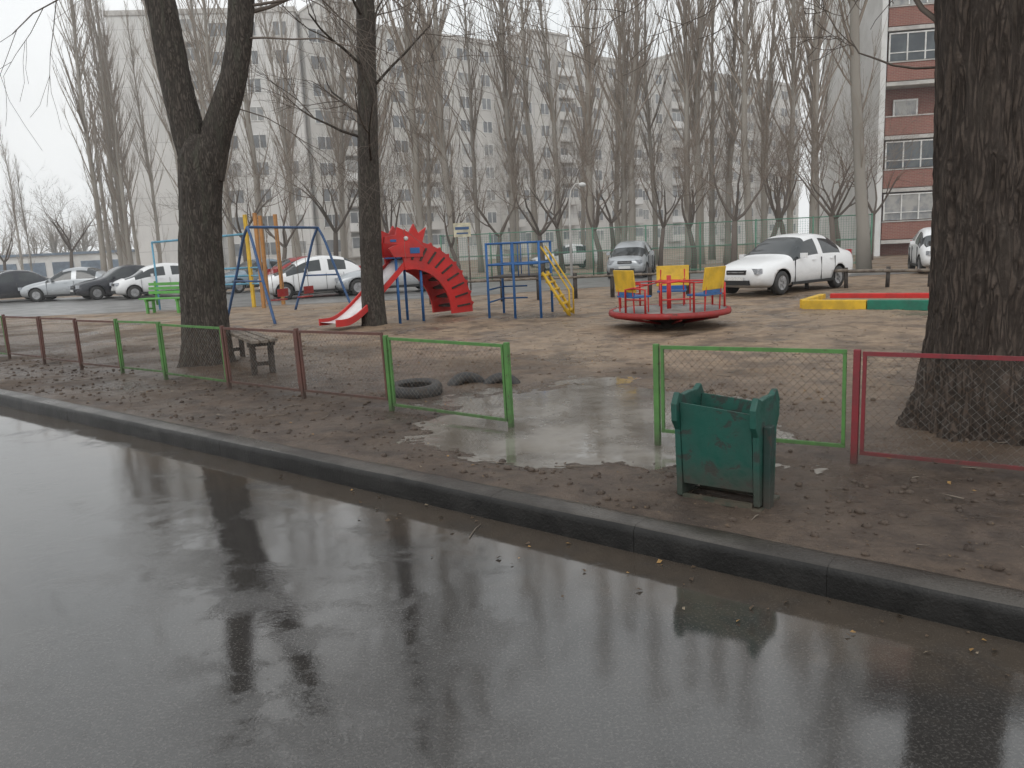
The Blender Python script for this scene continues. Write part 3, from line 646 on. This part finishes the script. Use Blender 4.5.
# ------------------------------------------------------------------ sandbox
e=empty('sandbox',(6.0,15.95,GZ),math.atan2(-1.25,1.75))
b=MB()
b.box((.62,0,.08),(1.22,.14,.20),0); b.box((1.86,0,.08),(1.22,.14,.20),1); b.box((1.25,1.75,.08),(2.2,.14,.20),2); b.box((0,.875,.08),(.14,1.56,.20),0); b.box((2.5,.875,.08),(.14,1.56,.20),3)
b.obj('timbers',[M['yellow'],M['dgreen'],M['red'],M['blue']],e,bevel=.012)
b=MB(); b.box((1.25,.875,.04),(2.34,1.58,.08)); b.obj('sand',[pm('sand',(.3,.23,.16),(.2,.15,.1),8,.9,.8,.03)],e)
# ------------------------------------------------------------------ fences at the back
e=empty('log_rail_fence'); b=MB(); random.seed(2)
P0=Vector((6.4,22.3,GZ)); P1=Vector((15.5,18.3,GZ)); n=10
for i in range(n+1):
    p=P0.lerp(P1,i/n); b.tube([p+Vector((0,0,-.1)),p+Vector((random.uniform(-.03,.03),0,.55))],.055,8)
b.obj('posts',[M['wooddk']],e); b=MB()
for i in range(n): b.tube([P0.lerp(P1,i/n)+Vector((0,-.06,.45+random.uniform(-.03,.03))),P0.lerp(P1,(i+1)/n)+Vector((0,-.06,.45+random.uniform(-.03,.03)))],.045,8)
b.obj('rails',[M['wood']],e)
e=empty('low_post_fence'); b=MB(); P0=Vector((-2.2,22.5,GZ)); P1=Vector((6.0,21.5,GZ))
for i in range(9):
    p=P0.lerp(P1,i/8); b.tube([p+Vector((0,0,-.1)),p+Vector((0,0,.75+random.uniform(-.06,.06)))],.06,8)
b.obj('posts',[M['wooddk']],e); b=MB()
for i in range(8): b.tube([P0.lerp(P1,i/8)+Vector((0,-.07,.6)),P0.lerp(P1,(i+1)/8)+Vector((0,-.07,.6))],.03,6)
b.obj('rails',[M['wood']],e)
e=empty('green_mesh_fence'); b=MB(); P0=Vector((-3,37,GZ)); P1=Vector((15.5,33.5,GZ)); n=8
for i in range(n+1):
    p=P0.lerp(P1,i/n); b.tube([p,p+Vector((0,0,2.2))],.035,8)
for z in(.15,1.15,2.15): b.tube([P0+Vector((0,0,z)),P1+Vector((0,0,z))],.022,6)
b.obj('posts',[paint('fence_green',(.10,.27,.18),amt=.7)],e); b=MB()
k=0
while k<1: p=P0.lerp(P1,k); b.tube([p+Vector((0,0,.1)),p+Vector((0,0,2.1))],.006,3,0,False); k+=.0055
for z in range(1,21): b.tube([P0+Vector((0,0,z*.1)),P1+Vector((0,0,z*.1))],.004,3,0,False)
b.obj('wire_mesh',[pm('mesh_green',(.12,.3,.21),None,3,.6,0)],e)
e=empty('street_lamp',(3.25,34,GZ)); b=MB(); P=[(-.45,0,-.1),(-.45,0,2.6),(-.44,0,3.3),(-.36,0,3.75),(-.18,0,4.0),(.0,0,4.02)]
b.tube(P,[.06,.05,.04,.032,.03,.03],8); b.obj('pole',[M['slab']],e); b=MB(); b.lathe((.12,0,3.98),[(.02,.08),(.12,.05),(.17,-.02),(.13,-.09),(.02,-.11)],16); b.obj('lamp_head',[M['plate']],e)
e=empty('notice_sign',(-1.55,29,GZ)); b=MB(); b.tube([(-.2,0,-.1),(-.2,0,2.35)],.03,8);b.tube([(.2,0,-.1),(.2,0,2.35)],.03,8); b.obj('posts',[M['wire']],e); b=MB(); b.box((0,-.045,2.2),(.62,.02,.5),0); b.box((0,-.058,2.26),(.5,.006,.1),1); b.box((0,-.058,2.08),(.42,.006,.06),1); b.obj('board',[pm('sign_cream',(.6,.55,.4),None,4,.5,0),M['navy']],e)
# ------------------------------------------------------------------ cars
SED=dict(st=[(2.12,.32,.52,.60,.60,.45),(2.05,.22,.60,.72,.74,.55),(1.72,.18,.68,.83,.82,.64),(1.25,.18,.78,.91,.84,.68),(.86,.18,.86,.97,.845,.69),(.50,.18,.90,1.22,.85,.63),(.15,.18,.92,1.44,.85,.57),(-.35,.18,.93,1.50,.85,.57),(-.40,.18,.93,1.50,.85,.57),(-1.0,.18,.94,1.47,.85,.56),(-1.35,.18,.96,1.28,.845,.60),(-1.62,.18,.97,1.07,.84,.66),(-1.95,.20,.94,1.05,.82,.66),(-2.08,.28,.86,.99,.77,.60),(-2.13,.36,.70,.78,.68,.5)],wf=(5,6),ws=(4,10),wr=(9,11),pil=(7,),wb=(1.33,-1.27),wr_=.30)
HAT=dict(st=[(1.85,.32,.55,.64,.60,.45),(1.78,.22,.64,.78,.74,.55),(1.45,.18,.76,.92,.81,.64),(1.05,.18,.86,1.0,.83,.67),(.65,.18,.92,1.25,.84,.62),(.30,.18,.94,1.46,.84,.57),(-.30,.18,.95,1.51,.84,.57),(-.36,.18,.95,1.51,.84,.57),(-1.2,.18,.97,1.48,.835,.56),(-1.62,.2,.98,1.12,.81,.64),(-1.78,.26,.9,1.0,.77,.6),(-1.84,.36,.7,.78,.68,.5)],wf=(3,4),ws=(3,8),wr=(8,),pil=(6,),wb=(1.13,-1.2),wr_=.29)
def car_mesh(k):
    b=MB(); R=[]
    for (x,zb,be,tp,w,wt) in k['st']:
        h=[(0,zb),(w-.10,zb),(w-.015,zb+.10),(w+.012,(zb+be)/2+.03),(w-.015,be),(wt+.025,tp-.055),(wt-.10,tp-.005),(0,tp+.018)]
        R.append([(x,y,z) for y,z in h]+[(x,-y,z) for y,z in h[-2:0:-1]])
    n=14; vs=[p for r in R for p in r]; b.v+=vs
    for i in range(len(R)-1):
        for j in range(n):
            j2=(j+1)%n; mi=0
            top=j in(5,6,7,8); side=j in(4,9)
            if top and (i in range(k['wf'][0]-1,k['wf'][-1]) or i in k['wr']): mi=1
            if side and k['ws'][0]<=i<k['ws'][1] and i not in k['pil']: mi=1
            b.f.append((i*n+j,i*n+j2,(i+1)*n+j2,(i+1)*n+j)); b.m.append(mi); b.s.append(True)
    b.f.append(tuple(range(n))[::-1]);b.m.append(0);b.s.append(True); o=(len(R)-1)*n; b.f.append(tuple(o+q for q in range(n)));b.m.append(0);b.s.append(True)
    me=b.mesh('tmp',[M['cw'],M['cglass'],M['black']])
    ob=D.objects.new('tmp',me); COL.objects.link(ob)
    sub=ob.modifiers.new('s','SUBSURF'); sub.levels=2; sub.render_levels=2
    c=MB()
    for x in k['wb']:
        for y in(-.95,.95): c.lathe((x,y,k['wr_']+.0),[(0.001,-.27),(k['wr_']+.055,-.27),(k['wr_']+.055,.27),(.001,.27)],28,0,Matrix.Rotation(math.pi/2,3,'X'),False,False)
    cm=c.mesh('cut',[M['black']]*3)
    import bmesh as bm_
    bm=bm_.new(); bm.from_mesh(cm); bm_.ops.remove_doubles(bm,verts=bm.verts,dist=.003); bm_.ops.recalc_face_normals(bm,faces=bm.faces)
    for f_ in bm.faces: f_.material_index=2
    bm.to_mesh(cm); bm.free()
    bm=bm_.new(); bm.from_mesh(me); bm_.ops.recalc_face_normals(bm,faces=bm.faces); bm.to_mesh(me); bm.free()
    co=D.objects.new('cut',cm); COL.objects.link(co)
    bo=ob.modifiers.new('b','BOOLEAN'); bo.operation='DIFFERENCE'; bo.object=co; bo.solver='EXACT'
    dg=bpy.context.evaluated_depsgraph_get(); out=D.meshes.new_from_object(ob.evaluated_get(dg))
    D.objects.remove(ob); D.objects.remove(co); return out
CM={id(k):car_mesh(k) for k in(SED,HAT)}
def car(k,x,y,ang,col):
    e=empty('parked_car',(x,y,GZ+.01),rad(ang)); me=CM[id(k)].copy(); me.materials[0]=M[col]
    o=D.objects.new('body',me); COL.objects.link(o); o.parent=e
    b=MB(); r=k['wr_']
    for wx in k['wb']:
        for sy in(-1,1):
            Rm=Matrix.Rotation(math.pi/2,3,'X'); cy=sy*.73
            b.lathe((wx,cy,r),[(r*.60,-.09),(r*.9,-.10),(r,-.07),(r,.07),(r*.9,.10),(r*.60,.09)],26,0,Rm)
            b.lathe((wx,cy+sy*.075,r),[(.001,0),(r*.18,.0),(r*.62,.012*-sy)],20,1,Rm)
            for q in range(6):
                a=q*math.pi/3; b.box((wx+math.cos(a)*r*.36,cy+sy*.088,r+math.sin(a)*r*.36),(r*.42,.012,r*.13),1,M=Matrix.Rotation(-a,3,'Y'))
            b.lathe((wx,cy+sy*.066,r),[(.001,0),(r*.62,.0)],20,0,Rm)
    b.obj('wheels',[M['tyre'],M['chrome']],e)
    S_=k['st']; fx=S_[0][0]; rx=S_[-1][0]; zt=S_[1][3]; b=MB()
    for sy in(-1,1):
        b.box((fx-.10,sy*.55,zt-.10),(.16,.27,.14),0,rz=-sy*.45); b.box((rx+.08,sy*.62,S_[-3][2]-.06),(.16,.2,.26 if k is not HAT else .3),1,rz=sy*.35)
        b.box((S_[4][0]-.28,sy*.93,S_[4][2]+.09),(.10,.16,.12),4)
        for dx in(.1,-.75): b.box((dx-.12,sy*.862,S_[6][2]-.10),(.16,.02,.025),4)
        for dx in(.82,-.37,-1.02): b.box((dx,sy*.846,.58),(.008,.03,.60),2)
        b.box((0,sy*.845,.26),(1.9,.04,.07),2)
        b.box((fx-.09,sy*.55,.36),(.08,.14,.07),2)
    b.box((fx-.035,0,zt-.12),(.09,.58,.11),2); b.box((fx+.0,0,zt-.12),(.03,.50,.018),5); b.box((fx-.01,0,.34),(.09,.80,.12),2); b.box((fx+.045,0,.45),(.012,.48,.10),3); b.box((rx-.03,0,.62),(.012,.48,.10),3); b.box((rx+.02,0,.36),(.08,1.1,.09),2)
    b.obj('lamps_and_trim',[M['lampw'],M['lampr'],M['black'],M['plate'],M[col],M['chrome']],e,bevel=.012)
car(SED,7.5,21.2,217,'cw')
car(HAT,-7.3,29.5,205,'cw'); car(HAT,-7.9,32.6,30,'cr'); car(SED,-4.4,30.0,196,'cs'); car(HAT,-15.9,35.9,215,'cw'); car(SED,-18.2,37.3,222,'cb'); car(SED,-20.7,37.6,188,'cs'); car(HAT,-25.6,40.2,200,'cb'); car(SED,-24.2,38.2,215,'cb')
car(HAT,5.4,34.0,252,'cs'); car(HAT,14.9,27.0,250,'cw'); car(SED,3.6,48,190,'cw'); car(SED,-12.0,37.5,230,'cblu'); car(HAT,-30,42,200,'cr')
# ------------------------------------------------------------------ buildings
def panel_building(name,p0,p1,depth,fl,wall,bay=3.2,fh=2.9,logs=(),blank=(),sh=()):
    p0=Vector(p0);p1=Vector(p1); Ln=(p1-p0).length; H=fl*fh+1.4; e=empty(name,(p0.x,p0.y,0),math.atan2(p1.y-p0.y,p1.x-p0.x))
    b=MB(); b.box((Ln/2,depth/2,H/2),(Ln,depth,H)); b.obj('walls',[wall],e)
    b=MB(); b.box((Ln/2,depth/2,H+.25),(Ln+.3,depth+.3,.5)); b.obj('parapet',[M['slab']],e)
    fr=MB(); gl=MB(); lo=MB(); r=random.Random(len(name)+int(Ln)); n=int(Ln/bay)
    for i in range(n):
        if i in blank: continue
        for f in range(fl):
            x=(i+.5)*Ln/n; z=1.2+f*fh+1.45
            ww=1.5 if (i%3) else 2.0
            if i%7 in logs:
                lo.box((x,-.55,z-1.35),(bay-.1,1.1,.16)); lo.box((x,-1.12,z-.85),(bay-.1,.06,.95),1 if r.random()<.8 else 2); lo.box((x-bay/2+.06,-.5,z),(.08,1.2,2.85))
                if r.random()<.6:
                    gl.box((x,-1.10,z+.25),(bay-.2,.04,1.2),r.choice((0,0,1)))
                    for q in range(4): fr.box((x-bay/2+.15+q*(bay-.3)/3,-1.13,z+.25),(.06,.04,1.2))
                    fr.box((x,-1.135,z+.86),(bay-.2,.04,.06))
                    continue
            gl.box((x,0,z),(ww,.06,1.45),r.choice((0,0,0,1)))
            for q in(-1,0,1): fr.box((x+q*ww/2*.97,-.04,z),(.09,.06,1.45))
            for q in(-1,1): fr.box((x,-.043,z+q*.72),(ww+.06,.06,.09))
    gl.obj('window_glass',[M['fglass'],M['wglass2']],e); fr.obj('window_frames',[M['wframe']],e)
    if lo.v: lo.obj('balconies',[M['slab'],M['panel'],M['plaster']],e)
    b=MB()
    for (x,w_,h_) in sh: b.box((x,depth*.45,H+.5+h_/2),(w_,depth*.5,h_)); b.box((x,depth*.45,H+.5+h_+.1),(w_+.4,depth*.55,.2))
    if b.v: b.obj('lift_housings',[M['slab']],e)
panel_building('panel_apartment_block_end',(-41,88,0),(-21.5,89.5,0),14,9,M['panel2'],3.2,2.9,(2,),(0,1),())
panel_building('panel_apartment_block',(-21.0,90.5,0),(54,146,0),13,9,M['panel'],3.2,2.85,(1,4),(),((7,7,2.6),(37,7,2.8),(66,6,2.8)))
e=empty('brick_apartment_block',(21.2,45,0),math.atan2(-2.3,14)); Ln=34;H=27.5;dp=14
b=MB(); b.box((Ln/2+.15,dp/2+.65,H/2),(Ln-.3,dp-1.3,H)); b.obj('walls',[M['brick']],e)
b=MB(); b.box((-.02,dp/2,H/2),(.30,dp,H)); b.obj('gable_wall',[M['plaster']],e)
br=MB(); sl=MB(); gl=MB(); fr=MB(); r=random.Random(3); bw=3.9; fh=2.85
for i in range(8):
    x=.15+bw*(i+.5)
    for f_ in range(9):
        z=.9+f_*fh; log=(i%2==0)
        sl.box((x,.55,z),(bw-.02,1.2,.20))
        if log:
            br.box((x,.02,z+.62),(bw-.06,.12,.95))
            sl.box((x,-.0,z+1.13),(bw-.04,.18,.06))
            if f_%3!=2 or i>1:
                gl.box((x,.06,z+1.93),(bw-.2,.03,1.45),0 if (f_+i)%2 else 1)
                for q in range(5): fr.box((x-bw/2+.12+q*(bw-.24)/4,.03,z+1.93),(.07,.07,1.45))
                fr.box((x,.028,z+1.62),(bw-.2,.06,.05)); fr.box((x,.028,z+2.62),(bw-.2,.07,.07))
            else: fr.box((x-.6,1.0,z+1.5),(1.3,.08,1.3)); gl.box((x-.6,.95,z+1.5),(1.1,.05,1.1),1)
            sl.box((x+bw/2-.06,.5,z+1.5),(.12,1.15,2.55))
        else:
            br.box((x,.45,z+1.42),(bw-.1,.6,2.6)); gl.box((x,.14,z+1.65),(1.7,.04,1.4),r.choice((0,1)))
            for q in(-1,0,1): fr.box((x+q*.83,.11,z+1.65),(.08,.06,1.4))
            for q in(-1,1): fr.box((x,.105,z+1.65+q*.7),(1.74,.06,.08))
br.obj('brick_parapets',[M['brick']],e); sl.obj('slabs',[M['slab']],e); gl.obj('window_glass',[M['wglass'],M['wglass2']],e); fr.obj('window_frames',[M['wframe']],e)
b=MB(); b.box((Ln/2,dp/2,H+.3),(Ln+.6,dp+.6,.5)); b.obj('roof',[M['roofm']],e)
e=empty('garage_row',(-75,98,0),.05); b=MB(); b.box((14,4,1.6),(28,7,3.2),0); b.box((14,4,3.35),(28.6,7.6,.3),1)
for i in range(8): b.box((2+i*3.5,.45,1.2),(2.6,.1,2.3),1)
b.obj('walls_and_doors',[M['plaster'],pm('garage_blue',(.16,.22,.3),None,1,.6)],e)
# ------------------------------------------------------------------ drizzle haze: a real homogeneous volume over the far yard
vm=D.materials.new('haze'); vm.use_nodes=True; nt=vm.node_tree; nt.nodes.clear()
o_=N(nt,'ShaderNodeOutputMaterial'); vsn=N(nt,'ShaderNodeVolumeScatter'); vsn.inputs['Density'].default_value=.0024; vsn.inputs['Color'].default_value=(.98,.99,1,1); L(nt,vsn.outputs[0],o_.inputs['Volume'])
b=MB(); b.box((0,101,20),(260,170,40)); ho=b.obj('haze',[vm])
# ------------------------------------------------------------------ world, sun, camera
W=D.worlds.new('World'); SC.world=W; W.use_nodes=True; nt=W.node_tree; bg=nt.nodes['Background']
sky=N(nt,'ShaderNodeTexSky',sky_type='NISHITA'); sky.sun_disc=False; sky.sun_elevation=rad(42); sky.sun_rotation=rad(200); sky.dust_density=4
hs=N(nt,'ShaderNodeHueSaturation'); hs.inputs['Saturation'].default_value=.25; L(nt,sky.outputs[0],hs.inputs['Color'])
tc=N(nt,'ShaderNodeTexCoord'); cl=noise(nt,tc.outputs['Generated'],2.2,4,.5)
cloud=mixc(nt,mapr(nt,cl,.3,.7),(9.0,9.4,9.6),(10.4,10.5,10.5))
L(nt,mixc(nt,.92,hs.outputs[0],cloud),bg.inputs['Color']); bg.inputs['Strength'].default_value=.12
sd=D.lights.new('sun','SUN'); sd.energy=.5; sd.angle=rad(25); sd.color=(1,.97,.92); so=D.objects.new('sun',sd); COL.objects.link(so)
az=rad(200); so.rotation_euler=(rad(48),0,-az+math.pi)
cd=D.cameras.new('camera'); cd.sensor_width=36; cd.lens=780/1024*36; cd.clip_end=2000; cd.clip_start=.05
co=D.objects.new('camera',cd); COL.objects.link(co)
Rm=Matrix.Rotation(rad(80),4,'X')@Matrix.Rotation(rad(-2.7),4,'Z'); co.matrix_world=Matrix.Translation((0,0,1.65))@Rm
SC.camera=co
SC.view_settings.view_transform='Standard'; SC.view_settings.look='None'; SC.view_settings.exposure=0
